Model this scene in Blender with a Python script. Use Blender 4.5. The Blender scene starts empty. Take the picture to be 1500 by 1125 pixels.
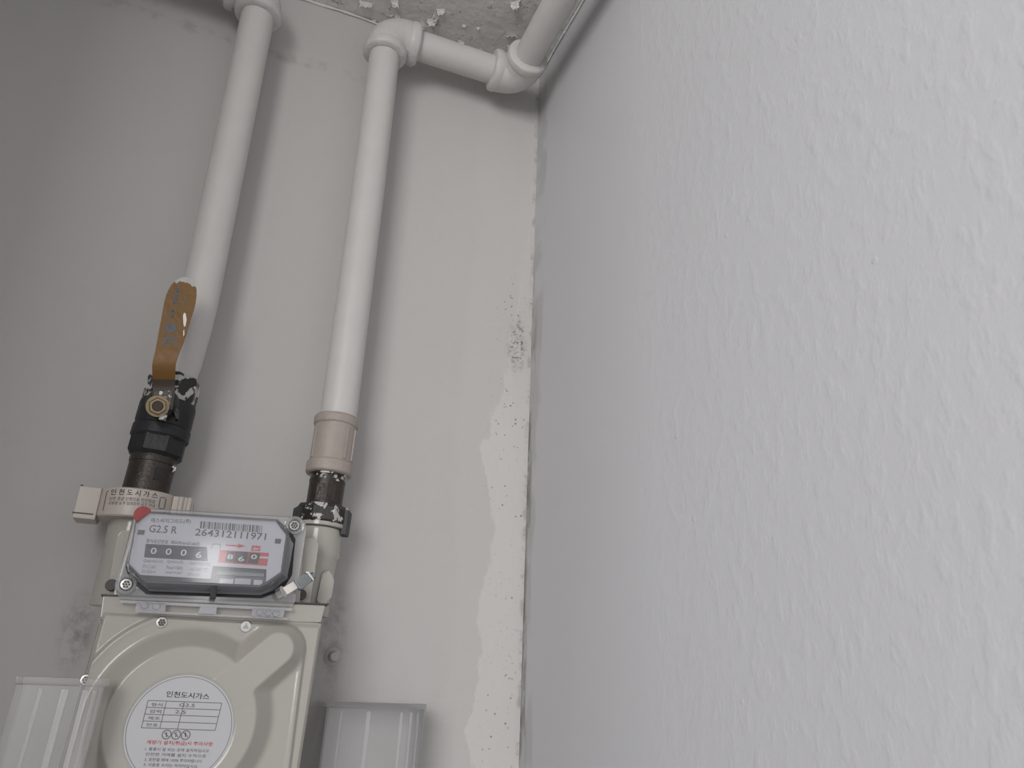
import bpy, bmesh, math, random
from mathutils import Vector, Matrix, noise
random.seed(7)

# ------------------------------------------------------------------ camera
FPX = 1127.0; CX, CY = 750.0, 562.5
CAM = Vector((0.0, -0.687, 0.0))
vz = Vector((862 - CX, -(-2320 - CY), -FPX)).normalized()
vx = Vector((3923 - CX, -(1126 - CY), -FPX)); vx -= vz * vx.dot(vz); vx.normalize()
vy = vz.cross(vx)
ROT = Matrix((vx, vy, vz))                       # camera space -> world
scene = bpy.context.scene
cd = bpy.data.cameras.new('camera'); cam = bpy.data.objects.new('camera', cd)
scene.collection.objects.link(cam)
cam.matrix_world = Matrix.Translation(CAM) @ ROT.to_4x4()
cd.sensor_fit = 'HORIZONTAL'; cd.sensor_width = 36.0; cd.lens = 36.0 * FPX / 1500.0
cd.clip_start = 0.01; cd.clip_end = 50
scene.camera = cam

# ------------------------------------------------------------------ light
w = bpy.data.worlds.new('world'); scene.world = w; w.use_nodes = True
w.node_tree.nodes['Background'].inputs[0].default_value = (0.97, 0.97, 1.0, 1)
w.node_tree.nodes['Background'].inputs[1].default_value = 0.63
def area_light(name, loc, target, sx, sy, power, col):
    l = bpy.data.lights.new(name, 'AREA'); l.shape = 'RECTANGLE'; l.size = sx; l.size_y = sy
    l.energy = power; l.color = col
    o = bpy.data.objects.new(name, l); scene.collection.objects.link(o)
    o.location = loc
    o.rotation_euler = (Vector(target) - Vector(loc)).to_track_quat('-Z', 'Y').to_euler()
    return o
area_light('assumed_window_daylight', (-1.24, -1.86, 0.42), (0.25, -0.1, 0.25), 1.5, 1.0, 39.0, (1.0, 0.985, 0.975))  # assumed window, unseen behind the camera on the left; placed from the pipe shadows
area_light('added_glare_light', (0.02, -2.2, 0.30), (0.0, 0.0, 0.08), 0.09, 0.17, 0.13, (1.0, 1.0, 1.0))  # added small light behind the camera for glare on the index glass; source assumed
vs = scene.view_settings
vs.view_transform = 'Standard'; vs.look = 'None'; vs.exposure = 0.0; vs.gamma = 1.0; vs.use_curve_mapping = False

# ------------------------------------------------------------------ helpers
def ray(u, v): return ROT @ Vector((u - CX, -(v - CY), -FPX))
def P(u, v, y):
    d = ray(u, v); return CAM + d * ((y - CAM.y) / d.y)
def PZ(u, v, z):
    d = ray(u, v); return CAM + d * ((z - CAM.z) / d.z)
def PX(u, v, x):
    d = ray(u, v); return CAM + d * ((x - CAM.x) / d.x)
COL = scene.collection.objects

def finish(bm, name, mat, parent=None, smooth=35, kind=None, recalc=True):
    if recalc: bmesh.ops.recalc_face_normals(bm, faces=bm.faces)
    me = bpy.data.meshes.new(name); bm.to_mesh(me); bm.free()
    if smooth:
        for p in me.polygons: p.use_smooth = True
        me.set_sharp_from_angle(angle=math.radians(smooth))
    me.materials.append(mat)
    o = bpy.data.objects.new(name, me); COL.link(o)
    if smooth and len(me.polygons) < 4000:
        wn = o.modifiers.new('weighted_normal', 'WEIGHTED_NORMAL'); wn.keep_sharp = True; wn.weight = 80
    if parent:
        o.parent = parent
        o.matrix_parent_inverse = parent.matrix_basis.inverted() if parent.type == 'EMPTY' else Matrix()
    if kind: o['kind'] = kind
    return o
def thing(name, label, cat, loc, group=None):
    o = bpy.data.objects.new(name, None); COL.link(o); o.location = loc; o.empty_display_size = 0.02
    o['label'] = label; o['category'] = cat
    if group: o['group'] = group
    bpy.context.view_layer.update()
    return o
def tag(o, label, cat, group=None):
    o['label'] = label; o['category'] = cat
    if group: o['group'] = group
    return o
def ring_loft(bm, rings, caps=True, closed=True):
    vs_ = [[bm.verts.new(p) for p in r] for r in rings]
    n = len(rings[0])
    for a, b in zip(vs_[:-1], vs_[1:]):
        for i in range(n if closed else n - 1):
            j = (i + 1) % n
            bm.faces.new((a[i], a[j], b[j], b[i]))
    if caps:
        bm.faces.new(list(reversed(vs_[0]))); bm.faces.new(vs_[-1])
    return vs_
def frame_of(d):
    d = d.normalized()
    a = Vector((0, 0, 1)) if abs(d.z) < 0.9 else Vector((0, -1, 0))
    s = d.cross(a).normalized(); t = s.cross(d).normalized()
    return s, t
def lathe(bm, pts, segs=40, rot=0.0, caps=True, wob=0.0):
    """pts: list of (centre Vector, radius); rings perpendicular to overall axis"""
    d = pts[-1][0] - pts[0][0]; s, t = frame_of(d)
    rings = []
    for c, r in pts:
        ring = []
        for i in range(segs):
            a = 2 * math.pi * i / segs + rot
            q = c + (s * math.cos(a) + t * math.sin(a)) * r
            if wob:
                nv = noise.noise(q * 130.0) * wob
                q = q + d.normalized() * nv + (q - c) * (noise.noise(q * 60.0 + Vector((5, 1, 2))) * wob / max(r, .001) * .35)
            ring.append(q)
        rings.append(ring)
    ring_loft(bm, rings, caps)
def tube(bm, path, rad, segs=36, caps=True, wob=0.0):
    """path polyline with parallel transport; rad number or list"""
    n = len(path)
    rads = rad if isinstance(rad, (list, tuple)) else [rad] * n
    tang = []
    for i in range(n):
        a = path[max(0, i - 1)]; b = path[min(n - 1, i + 1)]
        tang.append((b - a).normalized())
    s, t = frame_of(tang[0])
    rings = []
    for i in range(n):
        if i:
            q = tang[i - 1].rotation_difference(tang[i]); s = q @ s; t = q @ t
        ring = []
        for k in range(segs):
            a = 2 * math.pi * k / segs
            e = s * math.cos(a) + t * math.sin(a)
            p = path[i] + e * rads[i]
            if wob: p = p + e * noise.noise(p * 55.0) * wob
            ring.append(p)
        rings.append(ring)
    ring_loft(bm, rings, caps)
def prism(bm, front, depth, bevel=0.0, bseg=2):
    """front: list of Vectors; extruded by depth vector"""
    f = [bm.verts.new(p) for p in front]; b = [bm.verts.new(Vector(p) + depth) for p in front]
    n = len(f); faces = [bm.faces.new(f), bm.faces.new(list(reversed(b)))]
    for i in range(n):
        j = (i + 1) % n; faces.append(bm.faces.new((f[j], f[i], b[i], b[j])))
    if bevel:
        ed = list({e for fa in faces for e in fa.edges})
        bmesh.ops.bevel(bm, geom=ed, offset=bevel, segments=bseg, affect='EDGES', profile=0.6)
def pxprism(bm, pts, y0, y1, bevel=0.0):
    fr = [P(u, v, y0) for u, v in pts]
    prism(bm, fr, Vector((0, y1 - y0, 0)), bevel)
def box(bm, lo, hi, bevel=0.0):
    x0, y0, z0 = lo; x1, y1, z1 = hi
    prism(bm, [Vector((x0, y0, z0)), Vector((x1, y0, z0)), Vector((x1, y0, z1)), Vector((x0, y0, z1))], Vector((0, y1 - y0, 0)), bevel)
def rounded(pts, r, n=5):
    """round the corners of a 2-D pixel polygon"""
    out = []; m = len(pts)
    for i in range(m):
        p = Vector(pts[i]); a = Vector(pts[i - 1]); b = Vector(pts[(i + 1) % m])
        da = (a - p); db = (b - p); rr = min(r, da.length * .45, db.length * .45)
        A = p + da.normalized() * rr; B = p + db.normalized() * rr
        for k in range(n + 1):
            t = k / n; out.append(tuple(A * (1 - t) ** 2 + p * 2 * t * (1 - t) + B * t * t))
    return out

# ------------------------------------------------------------------ materials
class NT:
    def __init__(s, name):
        s.m = bpy.data.materials.new(name); s.m.use_nodes = True; s.t = s.m.node_tree
        s.b = s.t.nodes['Principled BSDF']; s.out = s.t.nodes['Material Output']
        tc = s.t.nodes.new('ShaderNodeTexCoord'); s.co = tc.outputs['Object']
        sp = s.t.nodes.new('ShaderNodeSeparateXYZ'); s.t.links.new(s.co, sp.inputs[0])
        s.x, s.y, s.z = sp.outputs
    def put(s, inp, v):
        if hasattr(v, 'links'): s.t.links.new(v, inp)
        elif isinstance(v, (tuple, list)): inp.default_value = tuple(v) + ((1,) if len(v) == 3 and len(inp.default_value) == 4 else ())
        else: inp.default_value = v
    def math(s, op, a, b=0.0, c=0.0, clamp=False):
        n = s.t.nodes.new('ShaderNodeMath'); n.operation = op; n.use_clamp = clamp
        s.put(n.inputs[0], a); s.put(n.inputs[1], b); s.put(n.inputs[2], c); return n.outputs[0]
    def step(s, v, lo, hi, o0=0.0, o1=1.0):
        n = s.t.nodes.new('ShaderNodeMapRange'); n.interpolation_type = 'SMOOTHSTEP'
        s.put(n.inputs[0], v)
        for i, q in enumerate((lo, hi, o0, o1)): s.put(n.inputs[i + 1], q)
        return n.outputs[0]
    def noise(s, scale, detail=3, rough=0.5, vec=None, stretch=None, off=None):
        n = s.t.nodes.new('ShaderNodeTexNoise'); n.inputs['Scale'].default_value = scale
        n.inputs['Detail'].default_value = detail; n.inputs['Roughness'].default_value = rough
        c = vec or s.co
        if stretch or off:
            mp = s.t.nodes.new('ShaderNodeMapping'); s.t.links.new(c, mp.inputs[0])
            if stretch: mp.inputs['Scale'].default_value = stretch
            if off: mp.inputs['Location'].default_value = off
            c = mp.outputs[0]
        s.t.links.new(c, n.inputs['Vector']); return n.outputs[0]
    def voro(s, scale, stretch=None):
        n = s.t.nodes.new('ShaderNodeTexVoronoi'); n.inputs['Scale'].default_value = scale
        c = s.co
        if stretch:
            mp = s.t.nodes.new('ShaderNodeMapping'); s.t.links.new(c, mp.inputs[0]); mp.inputs['Scale'].default_value = stretch; c = mp.outputs[0]
        s.t.links.new(c, n.inputs['Vector']); return n.outputs['Distance']
    def curve(s, v, pts, lo, hi):
        """piecewise-linear y(v) built with a colour ramp (values in 0..1 of v range)"""
        t = s.step_lin(v, lo, hi)
        n = s.t.nodes.new('ShaderNodeValToRGB'); el = n.color_ramp.elements
        n.color_ramp.interpolation = 'LINEAR'
        while len(el) > 1: el.remove(el[-1])
        first = True
        for p, q in pts:
            e = el[0] if first else el.new((p - lo) / (hi - lo))
            e.position = (p - lo) / (hi - lo); e.color = (q, q, q, 1); first = False
        s.t.links.new(t, n.inputs[0]); return n.outputs[0]
    def step_lin(s, v, lo, hi):
        n = s.t.nodes.new('ShaderNodeMapRange'); s.put(n.inputs[0], v); n.inputs[1].default_value = lo; n.inputs[2].default_value = hi
        return n.outputs[0]
    def mix(s, f, a, b):
        n = s.t.nodes.new('ShaderNodeMix'); n.data_type = 'RGBA'
        s.put(n.inputs[0], f); s.put(n.inputs[6], a); s.put(n.inputs[7], b); return n.outputs[2]
    def bump(s, h, dist, strength=1.0, prev=None):
        n = s.t.nodes.new('ShaderNodeBump'); n.inputs['Strength'].default_value = strength; n.inputs['Distance'].default_value = dist
        s.put(n.inputs['Height'], h)
        if prev: s.t.links.new(prev, n.inputs['Normal'])
        return n.outputs[0]
    def done(s, col, rough=0.5, metal=0.0, normal=None, spec=0.5, coat=0.0):
        s.put(s.b.inputs['Base Color'], col); s.put(s.b.inputs['Roughness'], rough); s.put(s.b.inputs['Metallic'], metal)
        s.b.inputs['Specular IOR Level'].default_value = spec
        s.b.inputs['Coat Weight'].default_value = coat
        if normal: s.t.links.new(normal, s.b.inputs['Normal'])
        return s.m
def plain(name, col, rough=0.5, metal=0.0, var=0.06, scale=60, bump=0.0, spec=0.5):
    n = NT(name); k = n.noise(scale, 3)
    c = n.mix(k, tuple(q * (1 - var) for q in col), tuple(min(1, q * (1 + var)) for q in col))
    nb = n.bump(n.noise(scale * 3, 3), bump) if bump else None
    return n.done(c, rough, metal, nb, spec)
def chipped(name, under, paint, amount, rough=0.45, scale=110, metal=0.0, zband=None):
    n = NT(name); k = n.noise(scale, 4, .6)
    if zband:                                    # more paint towards one end
        k = n.math('ADD', k, n.step(n.z, zband[0], zband[1], -0.3, 0.3))
    m = n.step(k, 1 - amount, 1 - amount + .03)
    u = n.mix(n.noise(260, 3), tuple(q * .7 for q in under), tuple(min(1, q * 1.25) for q in under))
    nb = n.bump(n.math('ADD', n.math('MULTIPLY', m, 0.6), n.math('MULTIPLY', n.noise(300, 3), .5)), 0.0006)
    return n.done(n.mix(m, u, paint), rough, metal, nb)
def clear(name, tint, haze, gloss=0.12, rough=0.05, hazecol=(.8, .8, .8)):
    n = NT(name); t = n.t
    tr = t.nodes.new('ShaderNodeBsdfTransparent'); tr.inputs[0].default_value = (*tint, 1)
    df = t.nodes.new('ShaderNodeBsdfDiffuse'); df.inputs[0].default_value = (*hazecol, 1)
    gl = t.nodes.new('ShaderNodeBsdfGlossy'); gl.inputs['Roughness'].default_value = rough; gl.inputs[0].default_value = (1, 1, 1, 1)
    lw = t.nodes.new('ShaderNodeFresnel'); lw.inputs[0].default_value = 1.49
    hz = n.math('MULTIPLY_ADD', n.noise(90, 3), haze * .6, haze * .7)
    m1 = t.nodes.new('ShaderNodeMixShader'); t.links.new(hz, m1.inputs[0]); t.links.new(tr.outputs[0], m1.inputs[1]); t.links.new(df.outputs[0], m1.inputs[2])
    f = n.math('ADD', n.math('MULTIPLY', lw.outputs[0], 0.9), gloss, clamp=True)
    m2 = t.nodes.new('ShaderNodeMixShader'); t.links.new(f, m2.inputs[0]); t.links.new(m1.outputs[0], m2.inputs[1]); t.links.new(gl.outputs[0], m2.inputs[2])
    t.links.new(m2.outputs[0], n.out.inputs[0]); t.nodes.remove(n.b)
    return n.m

# plaster walls ----------------------------------------------------
S = 0.039; YP = -S                                  # pipe axis plane
XC = 0.2804; ZC = 0.6983; ZP = 0.645; XP = 0.237
def wall_back_material():
    n = NT('grey_painted_plaster'); px = lambda u, v: P(u, v, 0)
    base = n.mix(n.noise(5, 4), (.51, .497, .485), (.55, .538, .525))
    base = n.mix(n.step(n.noise(28, 5, .65), .5, .8, 0, .35), base, (.495, .482, .47))
    wob = n.math('MULTIPLY', n.math('SUBTRACT', n.noise(26, 5, .6, stretch=(1.0, 1, .6)), .5), .045)
    xw = n.math('ADD', n.x, wob)
    # repair band beside the corner
    e = [(px(u, v).z, px(u, v).x) for u, v in ((690, 1100), (697, 960), (713, 830), (716, 730), (706, 680), (722, 610), (738, 540), (752, 470), (764, 400), (776, 330))]
    b1 = n.curve(n.z, e, -.06, .48)
    m1 = n.step(n.math('SUBTRACT', xw, b1), -.001, .0025)
    # broad smoother second coat
    e2 = [(px(u, v).z, px(u, v).x) for u, v in ((648, 1100), (655, 960), (664, 830), (660, 700), (680, 560), (690, 430), (700, 300), (700, 200))]
    b2 = n.curve(n.z, e2, -.06, .58)
    m2 = n.step(n.math('SUBTRACT', xw, b2), -.004, .008)
    c = n.mix(n.math('MULTIPLY', m2, .5), base, (.555, .54, .527))
    c = n.mix(n.math('MULTIPLY', m1, n.step(n.z, .36, .22, .25, 1.0)), c, (.62, .60, .585))
    # strip right at the corner above
    m4 = n.math('MULTIPLY', n.step(n.x, XC - .022, XC - .014), n.step(n.z, .2, .34))
    c = n.mix(n.math('MULTIPLY', m4, .5), c, (.56, .545, .53))
    # mould specks near the corner
    near = n.math('MULTIPLY', n.step(n.x, XC - .055, XC - .018), n.step(n.z, .44, .36))
    blot = n.step(n.noise(22, 3), .42, .62)
    sp = n.step(n.voro(210), .26, .14)
    sp = n.math('MULTIPLY', sp, n.step(n.noise(95, 2), .46, .54))
    c = n.mix(n.math('MULTIPLY', n.math('MULTIPLY', sp, near), n.math('MULTIPLY_ADD', blot, .7, .15)), c, (.15, .135, .12))
    # the bigger mould cluster
    q = px(757, 505)
    dx = n.math('DIVIDE', n.math('SUBTRACT', n.x, q.x), .013); dz = n.math('DIVIDE', n.math('SUBTRACT', n.z, q.z), .040)
    dd = n.math('SQRT', n.math('ADD', n.math('MULTIPLY', dx, dx), n.math('MULTIPLY', dz, dz)))
    cl = n.math('MULTIPLY', n.step(dd, 1.0, .35), n.step(n.noise(190, 4, .7), .50, .60))
    c = n.mix(n.math('MULTIPLY', n.math('MULTIPLY', n.step(dd, 1.1, .2), n.step(n.noise(70, 4, .7), .42, .62)), .45), c, (.33, .29, .26))
    c = n.mix(n.math('MULTIPLY', cl, .9), c, (.17, .14, .12))
    # grime just inside the corner line
    gl = n.math('MULTIPLY', n.step(n.x, XC - .006, XC - .001), n.step(n.noise(40, 4, .7), .48, .64))
    c = n.mix(n.math('MULTIPLY', gl, .5), c, (.25, .23, .21))
    # darker broken streak below the ceiling and smudges beside the meter
    zl = n.math('ADD', n.math('MULTIPLY', n.math('SUBTRACT', n.noise(30, 4), .5), .03), n.z)
    st = n.math('MULTIPLY', n.step(n.math('ABSOLUTE', n.math('SUBTRACT', zl, .615)), .010, .001), n.math('MULTIPLY', n.step(n.noise(60, 4), .45, .65), n.step(n.x, .10, .05)))
    c = n.mix(n.math('MULTIPLY', st, .45), c, (.30, .28, .265))
    for (u, v, rx, rz, k) in ((112, 925, .014, .035, .75), (482, 930, .020, .05, .5)):
        q = px(u, v)
        dx = n.math('DIVIDE', n.math('SUBTRACT', n.x, q.x), rx); dz = n.math('DIVIDE', n.math('SUBTRACT', n.z, q.z), rz)
        dd = n.math('SQRT', n.math('ADD', n.math('MULTIPLY', dx, dx), n.math('MULTIPLY', dz, dz)))
        mm = n.math('MULTIPLY', n.step(dd, 1.1, .3), n.step(n.noise(75, 5, .7), .38, .7))
        c = n.mix(n.math('MULTIPLY', mm, k), c, (.20, .19, .18))
    h = n.math('ADD', n.math('MULTIPLY', n.noise(55, 4), .5), n.math('MULTIPLY', n.noise(450, 3), .25))
    nb = n.bump(h, .0012, .7)
    nb = n.bump(m1, .0004, .6, nb)
    return n.done(c, .62, 0, nb, .35)
def wall_right_material():
    n = NT('bumpy_painted_plaster')
    base = n.mix(n.noise(4, 4), (.495, .495, .512), (.533, .533, .551))
    wob = n.math('MULTIPLY', n.math('SUBTRACT', n.noise(20, 5, .6, stretch=(1, 1, .5)), .5), .05)
    yw = n.math('ADD', n.y, wob)
    e = [(PX(u, v, XC).z, -PX(u, v, XC).y) for u, v in ((838, 960), (850, 870), (872, 780), (885, 700), (850, 640), (846, 560), (836, 400), (842, 300), (826, 200))]
    b = n.curve(n.z, e, -.1, .62)
    m = n.step(n.math('ADD', yw, b), -.004, .006)
    c = n.mix(n.math('MULTIPLY', m, .25), base, (.49, .49, .492))
    m2 = n.math('MULTIPLY', n.step(yw, -.028, -.020), n.step(n.noise(16, 3), .38, .55))
    c = n.mix(n.math('MULTIPLY', m2, .7), c, (.40, .40, .385))
    gl = n.math('MULTIPLY', n.step(n.math('ADD', n.y, n.math('MULTIPLY', wob, .3)), -.016, -.003), n.step(n.noise(48, 5, .75, stretch=(1, 1.6, .35)), .45, .62))
    c = n.mix(n.math('MULTIPLY', n.math('MULTIPLY', gl, n.step(n.z, .42, .3)), .85), c, (.13, .12, .11))
    ln = n.math('MULTIPLY', n.step(n.math('ADD', n.y, n.math('MULTIPLY', wob, .12)), -.0075, -.0005), n.step(n.noise(30, 5, .7, stretch=(1, 1, .5), off=(3, 1, 2)), .44, .60))
    c = n.mix(n.math('MULTIPLY', n.math('MULTIPLY', ln, n.step(n.z, .46, .36)), .9), c, (.12, .105, .095))
    far = n.step(n.y, -.02, -.16)
    drips = n.noise(90, 2, .5, stretch=(1, 1.25, .75))
    drips = n.step(drips, .42, .80)
    grain = n.noise(230, 3, .55, stretch=(1, 1.2, .8))
    h = n.math('ADD', n.math('MULTIPLY', drips, n.step(n.y, -.10, -.34, .12, 1.0)), n.math('MULTIPLY', grain, .30))
    nb = n.bump(n.math('MULTIPLY', h, n.math('MULTIPLY_ADD', far, .8, .2)), .0006, .42)
    nb = n.bump(n.step(n.voro(30), .07, .03), .0006, .35, nb)
    nb = n.bump(n.noise(520, 2), .0002, .3, nb)
    return n.done(c, .48, 0, nb, .45)
def ceiling_material():
    n = NT('flaking_ceiling_paint')
    c = n.mix(n.noise(14, 5, .65), (.66, .655, .62), (.74, .73, .70))
    fl = n.step(n.noise(60, 5, .7), .60, .66)
    c = n.mix(n.math('MULTIPLY', fl, .6), c, (.74, .73, .70))
    nb = n.bump(n.math('ADD', n.noise(80, 4), n.math('MULTIPLY', fl, .8)), .0022, .9)
    return n.done(c, .7, 0, nb, .3)
M = {}
M['wall'] = wall_back_material(); M['wallR'] = wall_right_material(); M['ceil'] = ceiling_material()
M['plain_wall'] = plain('plain_wall_paint', (.50, .49, .48), .65)
M['floor'] = plain('grey_floor', (.50, .48, .46), .6)
M['pipe'] = plain('white_pipe_paint', (.585, .57, .555), .42, 0, .05, 40, .0004)
M['fitting'] = plain('thick_white_pipe_paint', (.575, .56, .545), .40, 0, .06, 45, .0008)
M['beige'] = plain('beige_coupling_paint', (.385, .335, .30), .5, 0, .10, 90, .0006)
M['iron'] = plain('dark_iron', (.028, .026, .025), .42, .3, .35, 150, .0005)
M['black'] = plain('black_coated_steel', (.017, .018, .020), .5, 0, .3, 120, .0004)
M['brown'] = plain('brown_black_nipple', (.050, .040, .034), .40, .35, .35, 140, .0005)
M['iron_chip'] = chipped('iron_with_paint_chips', (.030, .028, .026), (.56, .54, .51), .46, .35, 150)
M['ring_chip'] = chipped('black_ring_with_white_paint', (.022, .022, .023), (.55, .54, .52), .50, .45, 120)
M['steel_chip'] = chipped('scraped_steel', (.075, .068, .062), (.60, .57, .54), .50, .32, 220, .25)
M['brass'] = plain('dull_brass', (.34, .27, .17), .35, .8, .2, 150)
M['hole'] = plain('dark_stem', (.055, .040, .032), .5, .3)
M['cream'] = plain('cream_enamel', (.44, .42, .38), .16, 0, .025, 25, .00015)
M['cream_cap'] = plain('cream_plastic', (.50, .445, .40), .38, 0, .02, 30)
M['screw'] = plain('zinc_screw', (.50, .49, .47), .25, .9, .1, 200)
M['recess'] = plain('screw_recess', (.07, .065, .06), .5, .3)
M['chrome'] = plain('bright_metal', (.72, .72, .71), .18, .95, .05)
M['lead'] = plain('grey_seal_metal', (.22, .235, .24), .35, .6, .12, 200)
M['strap'] = plain('pale_strap', (.80, .75, .70), .4)
M['red'] = plain('red_plug_plastic', (.34, .03, .03), .4)
M['redink'] = plain('red_print', (.50, .045, .05), .5)
M['plate'] = plain('dial_plate_white', (.50, .505, .54), .45, 0, .02, 20)
M['ink'] = plain('black_print', (.035, .035, .04), .6)
M['greyink'] = plain('grey_print', (.16, .15, .15), .6)
M['wheel'] = plain('counter_wheel_black', (.012, .014, .018), .4)
M['digit'] = plain('counter_digit_white', (.62, .62, .62), .5)
M['gasket'] = plain('black_gasket', (.018, .018, .022), .5)
M['bezel'] = plain('smoke_grey_plastic', (.15, .15, .165), .18, 0, .08, 40)
M['label'] = plain('silver_label', (.52, .52, .54), .35, .1, .02, 20)
M['glass'] = clear('index_glass', (.98, .98, .99), .02, .05, .09)
M['clearcover'] = clear('clear_cover_plastic', (.93, .93, .94), .16, .06, .10, (.62, .62, .62))
M['clearflange'] = clear('hazy_flange_plastic', (.92, .92, .94), .34, .06, .12, (.66, .66, .68))
M['guard'] = clear('frosted_guard_plastic', (.99, .99, .992), .035, .012, .25, (.70, .70, .72))
M['guardrib'] = clear('frosted_rib_plastic', (.988, .988, .992), .12, .04, .2, (.75, .75, .77))
M['prismclear'] = plain('pale_prism_plastic', (.60, .62, .63), .2)
M['flake'] = plain('lifted_paint_flake', (.72, .705, .67), .6, 0, .1, 200)
M['void'] = plain('bare_dark_plaster', (.14, .125, .11), .9)
def lever_material():
    n = NT('worn_orange_lever_paint')
    c = n.mix(n.noise(45, 4, .6), (.155, .076, .018), (.215, .108, .026))
    c = n.mix(n.step(n.noise(120, 4), .60, .74, 0, .7), c, (.16, .07, .025))
    top = P(268, 420, -.093).z
    k = n.math('ADD', n.step_lin(n.z, top - .0045, top + .0075), n.math('MULTIPLY', n.math('SUBTRACT', n.noise(110, 4, .6), .5), 1.3))
    m = n.step(k, .60, .66)
    c = n.mix(m, c, n.mix(n.noise(150, 3), (.30, .30, .29), (.62, .60, .57)))
    return n.done(c, .42, 0, n.bump(n.noise(180, 4), .0004))
M['lever'] = lever_material()
M['blueink'] = plain('worn_blue_print', (.115, .125, .135), .6, 0, .3, 250)

# ------------------------------------------------------------------ setting
def structure(name, bm, mat, smooth=0):
    o = finish(bm, name, mat, None, smooth); o['kind'] = 'structure'; return o
FL = -1.65; XL = -0.31
bm = bmesh.new(); box(bm, (XL, 0, FL), (XC, .12, ZC)); structure('wall_back', bm, M['wall'])
bm = bmesh.new(); box(bm, (XC, -3.0, FL), (XC + .12, .12, ZC)); structure('wall_right', bm, M['wallR'])
bm = bmesh.new(); box(bm, (XL - .12, -3.0, ZC), (XC + .12, .12, ZC + .12)); ceil = structure('ceiling', bm, M['ceil'])
bm = bmesh.new(); box(bm, (XL - .12, -.56, FL), (XL, .12, ZC)); structure('wall_left_light_blocker', bm, M['plain_wall'])  # unseen wall end, added to block daylight and darken the back wall's left
bm = bmesh.new(); box(bm, (-3.0, -3.0, FL - .1), (XC + .12, .12, FL)); structure('floor', bm, M['floor'])
# plaster bead where ceiling meets the wall
bm = bmesh.new()
path = []
for i in range(60):
    x = -.12 + i * (XC - .004 + .12) / 59
    path.append(Vector((x, -.0015 + noise.noise(Vector((x * 40, 0, 3))) * .0015, ZC - .002 - max(0, noise.noise(Vector((x * 18, 5, 1)))) * .004)))
tube(bm, path, [.0010 + abs(noise.noise(p * 35)) * .0016 for p in path], 10)
o = structure('trim_1', bm, M['ceil'], 60)
bm = bmesh.new()
path = []
for i in range(70):
    y = -.004 - i * .85 / 69
    path.append(Vector((XC - .0015 + noise.noise(Vector((y * 40, 0, 3))) * .0012, y, ZC - .004 - max(0, noise.noise(Vector((y * 22, 9, 1)))) * .004)))
tube(bm, path, [.0010 + abs(noise.noise(p * 35)) * .0016 for p in path], 10)
o = structure('trim_2', bm, M['ceil'], 60)
# lifted paint flakes on the ceiling
def flake(u, v, size, seed):
    """a curled, torn sheet of paint hanging from the ceiling by one edge"""
    c = PZ(u, v, ZC); rnd = random.Random(seed); bmh = bmesh.new()
    ang = rnd.uniform(-.9, .9) + (math.pi if rnd.random() < .35 else 0); ca, sa = math.cos(ang), math.sin(ang)
    n = 6; rows = []
    for j in range(4):
        t = j / 3; row = []
        for i in range(n):
            sx = (i / (n - 1) - .5) * 2 * size * (1 - .35 * t) + rnd.uniform(-.22, .22) * size
            ly = t * size * rnd.uniform(.7, 1.25)
            lift = .0003 + (t ** 1.4) * size * rnd.uniform(.55, 1.05)
            row.append(Vector((c.x + sx * ca - ly * sa, c.y + sx * sa + ly * ca, ZC - lift)))
        rows.append(row)
    lo = [[bmh.verts.new(p) for p in r] for r in rows]; hi = [[bmh.verts.new(p + Vector((0, 0, .0005))) for p in r] for r in rows]
    for j in range(3):
        for i in range(n - 1):
            bmh.faces.new((lo[j][i], lo[j][i + 1], lo[j + 1][i + 1], lo[j + 1][i])); bmh.faces.new((hi[j][i], hi[j + 1][i], hi[j + 1][i + 1], hi[j][i + 1]))
        bmh.faces.new((lo[j][0], lo[j + 1][0], hi[j + 1][0], hi[j][0])); bmh.faces.new((lo[j + 1][-1], lo[j][-1], hi[j][-1], hi[j + 1][-1]))
    for i in range(n - 1):
        bmh.faces.new((lo[0][i + 1], lo[0][i], hi[0][i], hi[0][i + 1])); bmh.faces.new((lo[3][i], lo[3][i + 1], hi[3][i + 1], hi[3][i]))
    finish(bmh, 'paint_flake', M['flake'], ceil, 0)
for i, (u, v, s_) in enumerate(((622, 34, .0055), (632, 27, .006), (641, 22, .005), (645, 13, .0045), (572, 24, .005), (583, 22, .0035), (707, 73, .005), (750, 55, .0065), (748, 66, .004),
        (676, 60, .004), (663, 66, .0035), (533, 2, .005), (541, 4, .004), (578, 1, .005), (754, 2, .006), (525, 33, .0025), (548, 29, .0025), (680, 36, .0022), (795, 92, .004), (786, 98, .004), (640, 48, .0025), (700, 40, .002))):
    flake(u, v, s_, i)

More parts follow.
